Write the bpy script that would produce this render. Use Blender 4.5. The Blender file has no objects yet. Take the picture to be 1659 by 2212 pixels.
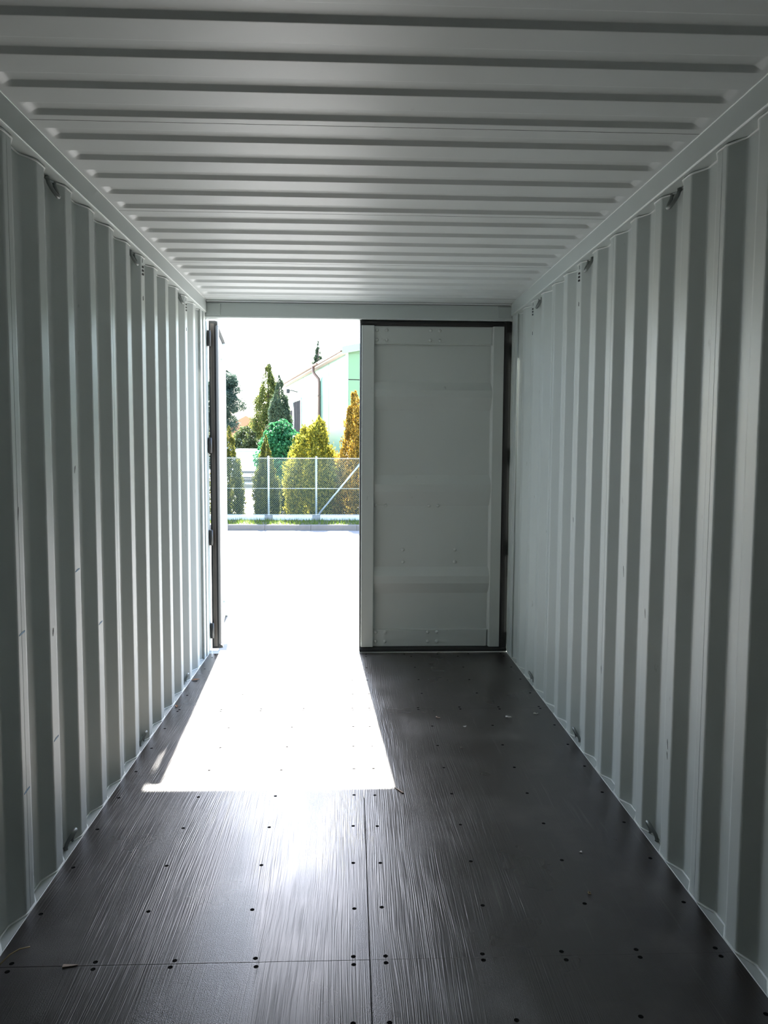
import bpy, bmesh, math, random
import numpy as np
from mathutils import Vector, Matrix

SC = bpy.context.scene
COL = SC.collection

# ------------------------------------------------------------------ camera
FPX, W, H = 1713.1, 1659, 2212
CX, CZ, YAW, PITCH, ROLL = -0.061, 1.6093, 0.0410, 0.0808, 0.0057
f = Vector((math.sin(YAW)*math.cos(PITCH), math.cos(YAW)*math.cos(PITCH), -math.sin(PITCH)))
r = Vector((math.cos(YAW), -math.sin(YAW), 0)); u = r.cross(f)
rc = math.cos(ROLL)*r + math.sin(ROLL)*u; uc = -math.sin(ROLL)*r + math.cos(ROLL)*u
cam = bpy.data.cameras.new('camera'); camo = bpy.data.objects.new('camera', cam); COL.objects.link(camo)
cam.sensor_fit = 'HORIZONTAL'; cam.sensor_width = 36; cam.lens = 36*FPX/W; cam.clip_start = .02; cam.clip_end = 500
M = Matrix.Identity(4)
for i in range(3):
    M[i][0], M[i][1], M[i][2] = rc[i], uc[i], -f[i]
M[0][3], M[1][3], M[2][3] = CX, 0, CZ
camo.matrix_world = M
SC.camera = camo

# ------------------------------------------------------------------ light
world = bpy.data.worlds.new('world'); SC.world = world; world.use_nodes = True
bg = world.node_tree.nodes['Background']
sky = world.node_tree.nodes.new('ShaderNodeTexSky'); sky.sky_type = 'NISHITA'; sky.sun_disc = False
sky.sun_elevation = math.radians(45); sky.sun_rotation = -.055; sky.altitude = 100; sky.air_density = 1.0; sky.dust_density = 1.1; sky.ozone_density = 1.0
world.node_tree.links.new(sky.outputs[0], bg.inputs[0]); bg.inputs[1].default_value = .19
sun = bpy.data.lights.new('sun', 'SUN'); sun.energy = 9.5; sun.angle = math.radians(.6); sun.color = (1, .965, .90)
suno = bpy.data.objects.new('sun', sun); COL.objects.link(suno)
suno.rotation_euler = Vector((.055, -1, -1.0)).to_track_quat('-Z', 'Y').to_euler()
suno.location = (-2, 30, 30)
vs = SC.view_settings
vs.view_transform = 'Standard'; vs.look = 'None'; vs.gamma = 1; vs.use_curve_mapping = False
vs.exposure = 2.9
try:
    SC.cycles.max_bounces = 14; SC.cycles.diffuse_bounces = 10; SC.cycles.glossy_bounces = 6
    SC.cycles.transparent_max_bounces = 8
    SC.cycles.use_denoising = True
    SC.cycles.sample_clamp_indirect = 12
except Exception: pass

# ------------------------------------------------------------------ helpers
def nd(nt, t, **kw):
    n = nt.nodes.new(t)
    for k, v in kw.items(): setattr(n, k, v)
    return n
def mat(name, col, rough=.5, metal=0., spec=.5, noise=None, bump=None, trans=0.):
    """noise=(scale, amount, colour2)  bump=(scale, strength)"""
    m = bpy.data.materials.new(name); m.use_nodes = True; nt = m.node_tree
    b = nt.nodes['Principled BSDF']
    b.inputs['Base Color'].default_value = (*col, 1); b.inputs['Roughness'].default_value = rough
    b.inputs['Metallic'].default_value = metal; b.inputs['Specular IOR Level'].default_value = spec
    if noise or bump: tc = nd(nt, 'ShaderNodeTexCoord')
    if noise:
        n = nd(nt, 'ShaderNodeTexNoise'); n.inputs['Scale'].default_value = noise[0]; n.inputs['Detail'].default_value = 6
        nt.links.new(tc.outputs['Object'], n.inputs['Vector'])
        rp = nd(nt, 'ShaderNodeMapRange'); rp.inputs[1].default_value = .35; rp.inputs[2].default_value = .75
        rp.inputs[3].default_value = 0; rp.inputs[4].default_value = noise[1]
        nt.links.new(n.outputs['Fac'], rp.inputs[0])
        mx = nd(nt, 'ShaderNodeMix', data_type='RGBA'); mx.inputs[6].default_value = (*col, 1); mx.inputs[7].default_value = (*noise[2], 1)
        nt.links.new(rp.outputs[0], mx.inputs[0]); nt.links.new(mx.outputs[2], b.inputs['Base Color'])
    if bump:
        n2 = nd(nt, 'ShaderNodeTexNoise'); n2.inputs['Scale'].default_value = bump[0]; n2.inputs['Detail'].default_value = 4
        nt.links.new(tc.outputs['Object'], n2.inputs['Vector'])
        bp = nd(nt, 'ShaderNodeBump'); bp.inputs['Strength'].default_value = bump[1]; bp.inputs['Distance'].default_value = .01
        nt.links.new(n2.outputs['Fac'], bp.inputs['Height']); nt.links.new(bp.outputs[0], b.inputs['Normal'])
    return m
def leafmat(name, stops, transl=.45, rough=.6):
    """leaf colours vary from leaf to leaf"""
    m = bpy.data.materials.new(name); m.use_nodes = True; nt = m.node_tree
    b = nt.nodes['Principled BSDF']; out = nt.nodes['Material Output']
    g = nd(nt, 'ShaderNodeNewGeometry'); cr = nd(nt, 'ShaderNodeValToRGB')
    el = cr.color_ramp.elements
    while len(el) < len(stops): el.new(.5)
    for e, (p, c) in zip(el, stops): e.position = p; e.color = (*c, 1)
    nt.links.new(g.outputs['Random Per Island'], cr.inputs[0])
    nt.links.new(cr.outputs[0], b.inputs['Base Color']); b.inputs['Roughness'].default_value = rough; b.inputs['Specular IOR Level'].default_value = .25
    t = nd(nt, 'ShaderNodeBsdfTranslucent'); nt.links.new(cr.outputs[0], t.inputs[0])
    mx = nd(nt, 'ShaderNodeMixShader'); mx.inputs[0].default_value = transl
    nt.links.new(b.outputs[0], mx.inputs[1]); nt.links.new(t.outputs[0], mx.inputs[2]); nt.links.new(mx.outputs[0], out.inputs[0])
    return m
def tag(o, label=None, cat=None, group=None, kind=None):
    if label: o['label'] = label
    if cat: o['category'] = cat
    if group: o['group'] = group
    if kind: o['kind'] = kind
    return o
def empty(name, loc=(0, 0, 0), rz=0, parent=None):
    o = bpy.data.objects.new(name, None); COL.objects.link(o); o.location = loc; o.rotation_euler = (0, 0, rz)
    o.empty_display_size = .1
    if parent: o.parent = parent
    return o
class MB:
    """collects geometry for one mesh"""
    def __init__(s): s.v = []; s.f = []; s.sm = []
    def add(s, vs, fs, smooth=False):
        n = len(s.v); s.v += [tuple(p) for p in vs]; s.f += [tuple(i+n for i in q) for q in fs]; s.sm += [smooth]*len(fs)
        return s
    def box(s, x0, x1, y0, y1, z0, z1):
        return s.add([(x, y, z) for x in (x0, x1) for y in (y0, y1) for z in (z0, z1)],
              [(0, 1, 3, 2), (4, 6, 7, 5), (0, 4, 5, 1), (2, 3, 7, 6), (0, 2, 6, 4), (1, 5, 7, 3)])
    def bbox(s, x0, x1, y0, y1, z0, z1, b=.003):
        """box with chamfered edges"""
        bm = bmesh.new()
        vs = [bm.verts.new((x, y, z)) for x in (x0, x1) for y in (y0, y1) for z in (z0, z1)]
        for q in [(0, 1, 3, 2), (4, 6, 7, 5), (0, 4, 5, 1), (2, 3, 7, 6), (0, 2, 6, 4), (1, 5, 7, 3)]: bm.faces.new([vs[i] for i in q])
        bmesh.ops.bevel(bm, geom=bm.edges[:], offset=b, segments=1, affect='EDGES')
        bm.verts.index_update()
        s.add([v.co[:] for v in bm.verts], [[v.index for v in q.verts] for q in bm.faces]); bm.free()
        return s
    def prism(s, poly, axis, a0, a1):
        """closed polygon (2-D) extruded along axis 0/1/2"""
        n = len(poly)
        def p3(p, a):
            l = list(p); l.insert(axis, a); return tuple(l)
        s.add([p3(p, a0) for p in poly]+[p3(p, a1) for p in poly],
              [tuple(range(n))[::-1], tuple(range(n, 2*n))]+[(i, (i+1) % n, n+(i+1) % n, n+i) for i in range(n)])
        return s
    def tube(s, pts, rad, n=8, closed=False, caps=True):
        pts = [Vector(p) for p in pts]; N = len(pts); vs = []; fs = []
        rads = rad if isinstance(rad, (list, tuple)) else [rad]*N
        prev = None
        for i, p in enumerate(pts):
            a = pts[(i-1) % N] if (closed or i > 0) else p; b = pts[(i+1) % N] if (closed or i < N-1) else p
            t = (b-a).normalized()
            if prev is None:
                ref = Vector((0, 0, 1)) if abs(t.z) < .9 else Vector((1, 0, 0))
                e1 = t.cross(ref).normalized()
            else:
                e1 = (prev-t*prev.dot(t)).normalized()
            prev = e1; e2 = t.cross(e1)
            for k in range(n):
                an = 2*math.pi*k/n; vs.append(p+rads[i]*(math.cos(an)*e1+math.sin(an)*e2))
        for i in range(N if closed else N-1):
            j = (i+1) % N
            for k in range(n): fs.append((i*n+k, i*n+(k+1) % n, j*n+(k+1) % n, j*n+k))
        s.add(vs, fs, True)
        if caps and not closed:
            m = len(s.v)-len(vs); s.f += [tuple(m+k for k in range(n))[::-1], tuple(m+(N-1)*n+k for k in range(n))]; s.sm += [False]*2
        return s
    def lathe(s, prof, c=(0, 0, 0), n=12, axis='z'):
        vs = []; fs = []
        for rr, z in prof:
            for k in range(n):
                a = 2*math.pi*k/n; x, y = rr*math.cos(a), rr*math.sin(a)
                p = (x, y, z) if axis == 'z' else ((x, z, y) if axis == 'y' else (z, x, y))
                vs.append((p[0]+c[0], p[1]+c[1], p[2]+c[2]))
        for i in range(len(prof)-1):
            for k in range(n): fs.append((i*n+k, i*n+(k+1) % n, (i+1)*n+(k+1) % n, (i+1)*n+k))
        fs.append(tuple(range(n))[::-1]); fs.append(tuple(range((len(prof)-1)*n, len(prof)*n)))
        return s.add(vs, fs, True)
    def mesh(s, name):
        me = bpy.data.meshes.new(name); me.from_pydata(s.v, [], s.f)
        me.polygons.foreach_set('use_smooth', s.sm)
        bm = bmesh.new(); bm.from_mesh(me); bmesh.ops.recalc_face_normals(bm, faces=bm.faces[:]); bm.to_mesh(me); bm.free()
        me.update(); return me
    def build(s, name, m, parent=None, loc=None):
        me = s.mesh(name); o = bpy.data.objects.new(name, me); COL.objects.link(o); me.materials.append(m)
        if parent: o.parent = parent
        if loc: o.location = loc
        return o
def inst(name, me, parent=None, loc=(0, 0, 0), rot=(0, 0, 0), scale=(1, 1, 1)):
    o = bpy.data.objects.new(name, me); COL.objects.link(o); o.location = loc; o.rotation_euler = rot; o.scale = scale
    if parent: o.parent = parent
    return o
random.seed(4); rng = np.random.default_rng(4)

# ------------------------------------------------------------------ materials
def steel_paint(name, col, rough, scuff=.25):
    m = bpy.data.materials.new(name); m.use_nodes = True; nt = m.node_tree; b = nt.nodes['Principled BSDF']
    tc = nd(nt, 'ShaderNodeTexCoord')
    n1 = nd(nt, 'ShaderNodeTexNoise'); n1.inputs['Scale'].default_value = 1.3; n1.inputs['Detail'].default_value = 5
    mp = nd(nt, 'ShaderNodeMapping'); mp.inputs['Scale'].default_value = (1, 1, .35)
    nt.links.new(tc.outputs['Object'], mp.inputs[0]); nt.links.new(mp.outputs[0], n1.inputs['Vector'])
    mr = nd(nt, 'ShaderNodeMapRange'); mr.inputs[1].default_value = .45; mr.inputs[2].default_value = .8; mr.inputs[4].default_value = .25
    nt.links.new(n1.outputs['Fac'], mr.inputs[0])
    # small scuffs: stretched specks
    n2 = nd(nt, 'ShaderNodeTexNoise'); n2.inputs['Scale'].default_value = 26; n2.inputs['Detail'].default_value = 3
    mp2 = nd(nt, 'ShaderNodeMapping'); mp2.inputs['Scale'].default_value = (1, 1, .4)
    nt.links.new(tc.outputs['Object'], mp2.inputs[0]); nt.links.new(mp2.outputs[0], n2.inputs['Vector'])
    mr2 = nd(nt, 'ShaderNodeMapRange'); mr2.inputs[1].default_value = .73; mr2.inputs[2].default_value = .78; mr2.inputs[4].default_value = scuff*1.6
    nt.links.new(n2.outputs['Fac'], mr2.inputs[0])
    mx = nd(nt, 'ShaderNodeMix', data_type='RGBA'); mx.inputs[6].default_value = (*col, 1); mx.inputs[7].default_value = (col[0]*.82, col[1]*.80, col[2]*.74, 1)
    nt.links.new(mr.outputs[0], mx.inputs[0])
    mx2 = nd(nt, 'ShaderNodeMix', data_type='RGBA'); mx2.inputs[7].default_value = (.2, .2, .19, 1)
    nt.links.new(mr2.outputs[0], mx2.inputs[0]); nt.links.new(mx.outputs[2], mx2.inputs[6]); nt.links.new(mx2.outputs[2], b.inputs['Base Color'])
    b.inputs['Roughness'].default_value = rough; b.inputs['Specular IOR Level'].default_value = .4
    # very soft waviness of sheet metal
    n3 = nd(nt, 'ShaderNodeTexNoise'); n3.inputs['Scale'].default_value = 5; n3.inputs['Detail'].default_value = 1
    nt.links.new(tc.outputs['Object'], n3.inputs['Vector'])
    bp = nd(nt, 'ShaderNodeBump'); bp.inputs['Strength'].default_value = .12; bp.inputs['Distance'].default_value = .02
    nt.links.new(n3.outputs['Fac'], bp.inputs['Height']); nt.links.new(bp.outputs[0], b.inputs['Normal'])
    return m
PAINT = steel_paint('container_paint', (.49, .53, .515), .42)
ROOFP = steel_paint('roof_paint', (.58, .605, .60), .45, .05)
DOORP = steel_paint('door_paint', (.50, .525, .50), .45)
BEAD = mat('sealant', (.68, .70, .68), .5)
LEDGE = steel_paint('ledge_paint', (.47, .50, .485), .5)
SEAM = mat('seam_dark', (.03, .03, .03), .7)
RUBBER = mat('gasket_rubber', (.012, .012, .012), .55)
RUBBERG = mat('weathered_rubber', (.10, .085, .075), .6)
STEELD = mat('dark_steel', (.06, .06, .06), .5, .6)
RINGM = mat('ring_paint', (.22, .24, .23), .45, .2)
SCREW = mat('screw_dark', (.003, .003, .003), .9, 0, .05)
BLUE = mat('blue_marker', (.12, .25, .40), .6)
DARKM = mat('black_slot', (.004, .004, .004), .8)

def plywood():
    m = bpy.data.materials.new('film_faced_plywood'); m.use_nodes = True; nt = m.node_tree; b = nt.nodes['Principled BSDF']; L = nt.links.new
    tc = nd(nt, 'ShaderNodeTexCoord')
    # warp for cathedral grain
    mpw = nd(nt, 'ShaderNodeMapping'); mpw.inputs['Scale'].default_value = (2.6, .55, 1)
    L(tc.outputs['Object'], mpw.inputs[0])
    nw = nd(nt, 'ShaderNodeTexNoise'); nw.inputs['Scale'].default_value = 1; nw.inputs['Detail'].default_value = 2
    L(mpw.outputs[0], nw.inputs['Vector'])
    sx = nd(nt, 'ShaderNodeSeparateXYZ'); L(tc.outputs['Object'], sx.inputs[0])
    ma = nd(nt, 'ShaderNodeMath', operation='MULTIPLY_ADD'); L(nw.outputs['Fac'], ma.inputs[0]); ma.inputs[1].default_value = .10; L(sx.outputs[0], ma.inputs[2])
    my = nd(nt, 'ShaderNodeMath', operation='MULTIPLY'); L(sx.outputs[1], my.inputs[0]); my.inputs[1].default_value = .012
    cx = nd(nt, 'ShaderNodeCombineXYZ'); L(ma.outputs[0], cx.inputs[0]); L(my.outputs[0], cx.inputs[1])
    ng = nd(nt, 'ShaderNodeTexNoise'); ng.inputs['Scale'].default_value = 270; ng.inputs['Detail'].default_value = 1; ng.inputs['Roughness'].default_value = .4
    L(cx.outputs[0], ng.inputs['Vector'])
    # patches without grain (orange-peel)
    nf = nd(nt, 'ShaderNodeTexNoise'); nf.inputs['Scale'].default_value = 420; nf.inputs['Detail'].default_value = 1
    L(tc.outputs['Object'], nf.inputs['Vector'])
    mpm = nd(nt, 'ShaderNodeMapping'); mpm.inputs['Scale'].default_value = (5, .7, 1); L(tc.outputs['Object'], mpm.inputs[0])
    nm = nd(nt, 'ShaderNodeTexNoise'); nm.inputs['Scale'].default_value = 1; nm.inputs['Detail'].default_value = 2; L(mpm.outputs[0], nm.inputs['Vector'])
    mrm = nd(nt, 'ShaderNodeMapRange'); mrm.inputs[1].default_value = .46; mrm.inputs[2].default_value = .66; mrm.inputs[4].default_value = .8; L(nm.outputs['Fac'], mrm.inputs[0])
    mg = nd(nt, 'ShaderNodeMix', data_type='FLOAT'); L(mrm.outputs[0], mg.inputs[0]); L(ng.outputs['Fac'], mg.inputs[2]); L(nf.outputs['Fac'], mg.inputs[3])
    bp = nd(nt, 'ShaderNodeBump'); bp.inputs['Strength'].default_value = .6; bp.inputs['Distance'].default_value = .0016
    L(mg.outputs[0], bp.inputs['Height']); L(bp.outputs[0], b.inputs['Normal'])
    # scratches and dusty scuffs
    mps = nd(nt, 'ShaderNodeMapping'); mps.inputs['Scale'].default_value = (30, 1.6, 1); mps.inputs['Rotation'].default_value = (0, 0, .06); L(tc.outputs['Object'], mps.inputs[0])
    ns = nd(nt, 'ShaderNodeTexNoise'); ns.inputs['Scale'].default_value = 1.2; ns.inputs['Detail'].default_value = 4; L(mps.outputs[0], ns.inputs['Vector'])
    mrs = nd(nt, 'ShaderNodeMapRange'); mrs.inputs[1].default_value = .60; mrs.inputs[2].default_value = .80; mrs.inputs[4].default_value = .5; L(ns.outputs['Fac'], mrs.inputs[0])
    nd2 = nd(nt, 'ShaderNodeTexNoise'); nd2.inputs['Scale'].default_value = 2.6; nd2.inputs['Detail'].default_value = 4; nd2.inputs['Roughness'].default_value = .55; L(tc.outputs['Object'], nd2.inputs['Vector'])
    mrd = nd(nt, 'ShaderNodeMapRange'); mrd.inputs[1].default_value = .5; mrd.inputs[2].default_value = .72; mrd.inputs[4].default_value = .8; L(nd2.outputs['Fac'], mrd.inputs[0])
    mm = nd(nt, 'ShaderNodeMath', operation='MAXIMUM'); L(mrs.outputs[0], mm.inputs[0])
    mm2 = nd(nt, 'ShaderNodeMath', operation='MULTIPLY'); L(mrd.outputs[0], mm2.inputs[0]); mm2.inputs[1].default_value = .45; L(mm2.outputs[0], mm.inputs[1])
    mc = nd(nt, 'ShaderNodeMix', data_type='RGBA'); mc.inputs[6].default_value = (.027, .022, .0195, 1); mc.inputs[7].default_value = (.15, .14, .13, 1)
    L(mm.outputs[0], mc.inputs[0]); L(mc.outputs[2], b.inputs['Base Color'])
    rr = nd(nt, 'ShaderNodeMapRange'); rr.inputs[1].default_value = .35; rr.inputs[2].default_value = .7; rr.inputs[3].default_value = .27; rr.inputs[4].default_value = .36
    L(nd2.outputs['Fac'], rr.inputs[0]); L(rr.outputs[0], b.inputs['Roughness'])
    b.inputs['Specular IOR Level'].default_value = .75
    return m
PLY = plywood()

# ================================================================== CONTAINER
ZC = 2.712; YB = -5.85; YD = 6.152; PER = .278; Y0 = 2.381; XI = 1.176; DEP = .036
# ---- floor
base = MB().box(-1.23, 1.23, YB-.05, 6.25, -.14, -.0285).build('floor', STEELD)
tag(base, 'dark film-faced plywood floor of the container', kind='structure')
scm = MB().lathe([(.0078, -.002), (.0078, .0003), (.0070, .0005), (.0058, .0002), (.0012, .0001)], n=12).mesh('screw'); scm.materials.append(SCREW)
joints = [YB, -4.844, -2.437, -.03, 2.378, 4.785, 6.135]
for col in (-1, 1):
    for j in range(len(joints)-1):
        y0, y1 = joints[j]+.0003, joints[j+1]-.0003
        x0, x1 = (-1.169, -.0016) if col < 0 else (.0016, 1.169)
        dz = [0, .0006, -.0004, .0003][(j*2+(col > 0)*3) % 4]
        p = MB().bbox(x0, x1, y0, y1, -.028, dz, .0006).build('floor_panel', PLY, base)
        rows = []
        if j == 3: rows = [(2.360, 1)]+[(2.10-.3025*k, 0) for k in range(7)]
        if j == 4: rows = [(2.397, 1), (4.768, 1)]+[(2.66+.3025*k, 0) for k in range(7)]
        if j == 5: rows = [(4.803, 1), (6.09, 1)]+[(5.085+.31*k, 0) for k in range(4)]
        for yy, jt in rows:
            for xx in ((.053, .357, .616, .857, 1.116) if jt else (.050, .406, .766, 1.124)):
                inst('screw', scm, p, (col*(xx+random.uniform(-.004, .004)), yy+random.uniform(-.004, .004), dz), (0, 0, random.random()))
# ---- corrugated sheets
def corr_profile(y0, y1):
    """(offset outwards, y) polyline of the trapezoid corrugation between y0 and y1"""
    pts = []
    k0 = math.floor((y0-Y0)/PER)-1
    raw = []
    for k in range(k0, k0+80):
        yb = Y0+PER*k
        raw += [(0, yb), (0, yb+.07), (DEP, yb+.138), (DEP, yb+.210)]
    def off(y):
        for a, b in zip(raw, raw[1:]):
            if a[1] <= y <= b[1]: return a[0]+(b[0]-a[0])*(y-a[1])/(b[1]-a[1])
    pts = [(off(y0), y0)]+[q for q in raw if y0 < q[1] < y1]+[(off(y1), y1)]
    # round the bends slightly
    out = [pts[0]]
    for i in range(1, len(pts)-1):
        p, a, b = Vector(pts[i]), Vector(pts[i-1]), Vector(pts[i+1]); rr = .006
        d1 = (a-p); d2 = (b-p)
        if d1.length > 2*rr and d2.length > 2*rr:
            out += [tuple(p+d1.normalized()*rr), tuple(p+d1.normalized()*rr*.3+d2.normalized()*rr*.3), tuple(p+d2.normalized()*rr)]
        else: out.append(tuple(p))
    out.append(pts[-1]); return out
def sheet(mb, prof, side, z0, z1, t=.002):
    n = len(prof); vs = []
    for tt in (0, t):
        for z in (z0, z1):
            for o, y in prof: vs.append((side*(XI+o+tt), y, z))
    A = lambda layer, top, i: layer*2*n+top*n+i
    fs = []
    for i in range(n-1):
        fs += [(A(0, 0, i), A(0, 0, i+1), A(0, 1, i+1), A(0, 1, i)), (A(1, 0, i), A(1, 1, i), A(1, 1, i+1), A(1, 0, i+1)),
               (A(0, 0, i), A(1, 0, i), A(1, 0, i+1), A(0, 0, i+1)), (A(0, 1, i), A(0, 1, i+1), A(1, 1, i+1), A(1, 1, i))]
    for i in (0, n-1): fs.append((A(0, 0, i), A(0, 1, i), A(1, 1, i), A(1, 0, i)))
    mb.add(vs, fs)
seams = [YB]+[Y0+PER+.032+4*PER*k for k in range(-8, 4) if YB+.2 < Y0+PER+.032+4*PER*k < 5.99]+[5.99]
ring_y = [Y0+2*PER+.20+4*PER*k for k in (-1, 0, 1, 2)]
WALLS = {}
for side, nm in ((-1, 'left'), (1, 'right')):
    wl = empty('wall_'+nm); tag(wl, 'pale grey corrugated steel side wall on the %s' % nm, kind='structure'); WALLS[side] = wl
    panels = []
    for a, b in zip(seams, seams[1:]):
        mb = MB(); sheet(mb, corr_profile(a+.0012, b-.0012), side, -.03, 2.635); panels.append((a, b, mb.build('corrugated_panel', PAINT, wl)))
    for a in seams[1:-1]:
        MB().box(*sorted((side*(XI+.0022), side*(XI+.006))), a-.012, a+.012, -.03, 2.635).build('lap_strip', SEAM, wl)
    # sealant beads follow the corrugation at the top and the foot of the sheet
    pr = corr_profile(YB, 5.99)
    MB().tube([(side*(XI+o-.002), y, 2.612) for o, y in pr], .004, 6).build('sealant_bead', BEAD, wl)
    MB().tube([(side*(XI+o-.002), y, .0) for o, y in pr], .0045, 6).build('sealant_bead', BEAD, wl)
    # ventilator slots in the inner flats
    for yb in (Y0+7*PER, Y0+11*PER):
        xs = side*(XI-.0006)
        for z in (2.560, 2.541, 2.522):
            mb = MB(); c = .0055
            poly = [(yb+.022, z-c), (yb+.056, z-c+.004*1), (yb+.056, z+c+.004), (yb+.022, z+c)]
            mb.prism(poly, 0, xs-.0008, xs+.0008); mb.build('vent_slot', DARKM, wl)
        mb = MB().prism([(yb+.03, 2.585), (yb+.034, 2.582), (yb+.036, 2.600), (yb+.032, 2.603)], 0, xs-.0006, xs+.0006); mb.build('vent_slot', DARKM, wl)
        mb = MB().prism([(yb+.03, 2.385), (yb+.038, 2.388), (yb+.037, 2.41), (yb+.03, 2.404)], 0, xs-.0006, xs+.0006); mb.build('vent_slot', DARKM, wl)
# blue marker strokes and dark scuffs
def stroke(side, y, z, dy, dz, w, m, name):
    xs = side*(XI-.0005)
    MB().prism([(y, z), (y+dy, z+dz), (y+dy, z+dz+w), (y+dy*.4, z+dz*.5+w*1.3), (y, z+w*.8)], 0, xs-.0004, xs+.0004).build(name, m, WALLS[side])
yk = lambda k: Y0+PER*k
for k, z in ((1, .97), (1, .42), (2, .50), (3, 1.10), (4, .82)):
    stroke(-1, yk(k)+.012, z, .046, .006, .005, BLUE, 'marker_stroke')
for k, z, h in ((4, 1.03, .04), (2, .44, .03), (2, .40, .02), (5, .50, .03), (3, .9, .03), (7, 1.2, .02)):
    stroke(1, yk(k)+.03, z, .007, h, .01, SEAM, 'scuff_mark')
for k, z, h in ((1, 1.36, .035), (3, 1.5, .02), (2, .9, .02)):
    stroke(-1, yk(k)+.03, z, .007, h, .01, SEAM, 'scuff_mark')
# back wall behind the camera
mb = MB(); n = 0; prof = []
x = -1.2
while x < 1.2:
    prof += [(x, 0), (x+.10, 0), (x+.14, .045), (x+.24, .045)]; x += .28
prof = [q for q in prof if q[0] <= 1.2]
vs = [(a, YB-.0-o+t, z) for t in (0, -.003) for z in (-.03, 2.73) for a, o in prof]; m_ = len(prof)
mb.add(vs, [(i, i+1, m_+i+1, m_+i) for i in range(m_-1)]+[(2*m_+i, 3*m_+i, 3*m_+i+1, 2*m_+i+1) for i in range(m_-1)])
tag(mb.build('wall_back', PAINT), 'pale grey corrugated end wall of the container', kind='structure')
# ---- ceiling
RP = .2075; RY = 2.172; RH = .015
def rib(y):
    t = (y-RY) % RP
    w = .100; s = .018; a = RP-w           # groove occupies t in [a, RP]
    if t < a: return 0.
    t -= a
    sm = lambda q: q*q*(3-2*q)
    sm = lambda q: min(1, max(0, (q-.5)*1.18+.5))
    if t < s*1.4: return sm(t/(s*1.4))
    if t > w-s: return sm((w-t)/s)
    return 1.
ceil = empty('ceiling'); tag(ceil, 'pale grey steel roof with transverse pressed ribs', kind='structure')
rs = [YB-.05]+[2.833+5*RP*k for k in range(-9, 4)]+[YD+.01]
rs = sorted(set(y for y in rs if YB-.06 < y < YD+.02))
XS = [-1.22, -1.158, -1.142, -1.136, -1.128, -1.12, -1.112, -1.104, -1.09, -.6, 0, .6, 1.09, 1.104, 1.112, 1.12, 1.128, 1.136, 1.142, 1.158, 1.22]
def rend(x):
    q = min(1, max(0, (1.138-abs(x))/.036)); return q*q*(3-2*q)
for a, b in zip(rs, rs[1:]):
    ys = [a+.0001]
    k0 = math.floor((a-RY)/RP)
    for k in range(k0-1, k0+9):
        for tt in [RP-.1+q*.0252 for q in (-.12, 0, .12, .88, 1, 1.15)]+[RP-.018*q for q in (1.2, 1, .88, .12, 0, -.2)]:
            yy = RY+RP*k+tt
            if a+.004 < yy < b-.004: ys.append(yy)
    ys.append(b-.0001); ys = sorted(ys)
    last = b > 6
    vs = [(x, y, ZC+(0 if (last and y > 5.99) else RH*rib(y)*rend(x))) for y in ys for x in XS]; nx = len(XS)
    fs = [(j*nx+i, j*nx+i+1, (j+1)*nx+i+1, (j+1)*nx+i) for j in range(len(ys)-1) for i in range(nx-1)]
    me = bpy.data.meshes.new('roof_panel'); me.from_pydata(vs, [], fs); me.polygons.foreach_set('use_smooth', [True]*len(fs)); me.materials.append(ROOFP)
    o = bpy.data.objects.new('roof_panel', me); COL.objects.link(o); o.parent = ceil
    md = o.modifiers.new('thickness', 'SOLIDIFY'); md.thickness = .002; md.offset = 1; md.use_rim = False
    # dark lap joint above the butt of two sheets
for a in rs[1:-1]:
    MB().box(-1.158, 1.158, a-.0006, a+.0006, ZC-.0006, ZC+.001).build('lap_seam', SEAM, ceil)
# ---- top rails, bottom ledges
def lashing_ring(parent, side, y, z, up):
    """bent round-bar ring welded in the recess of the corrugation"""
    s = 1 if up else -1
    x0, x1 = side*1.206, side*1.188
    pts = [(side*1.202, y-.034, z), (side*1.196, y-.034, z+s*.022)]
    for k in range(9):
        a = math.pi*k/8
        pts.append((side*(1.193-.018*math.sin(a)), y-.034*math.cos(a), z+s*(.028+.034*math.sin(a))))
    pts += [(side*1.196, y+.034, z+s*.022), (side*1.202, y+.034, z)]
    o = MB().tube(pts, .0075, 8).build('lashing_ring', RINGM, parent)
    w = MB()
    for d in (-.034, .034): w.lathe([(.004, -.004), (.011, 0), (.008, .008), (.004, .012)] if up else [(.004, .004), (.011, 0), (.008, -.008), (.004, -.012)], (side*1.202, y+d, z), 8)
    w.build('weld_seat', RINGM, o)
for side, i, nm in ((-1, 1, 'left'), (1, 2, 'right')):
    a, b = 1.158, 1.24
    poly = [(side*x, z) for x, z in ((a, 2.7115), (a, 2.626), (a+.004, 2.620), (1.225, 2.613), (b, 2.61), (b, 2.74), (1.2, 2.74), (1.2, 2.7105))]
    tr = MB().prism(poly, 1, YB-.05, 6.14).build('trim_%d' % i, PAINT)
    tag(tr, 'pale grey steel top rail along the %s wall' % nm, kind='structure')
    MB().tube([(side*(a-.0005), YB, 2.7105), (side*(a-.0005), 6.13, 2.7105)], .0022, 6).build('sealant_bead', BEAD, tr)
    MB().tube([(side*(a+.001), YB, 2.625), (side*(a+.001), 6.13, 2.625)], .002, 6).build('sealant_bead', BEAD, tr)
    bb = MB().box(*sorted((side*1.1695, side*1.25)), YB-.05, 6.14, -.14, -.002).build('baseboard_'+nm, LEDGE)
    tag(bb, 'grey steel ledge at the foot of the %s wall' % nm, kind='structure')
    MB().tube([(side*1.1700, y, -.0005+.0012*math.sin(y*9)) for y in np.linspace(YB, 6.12, 60)], .0028, 5).build('sealant_bead', BEAD, bb)
    for y in ring_y:
        lashing_ring(tr, side, y, 2.612, False); lashing_ring(bb, side, y, .0, True)
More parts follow.
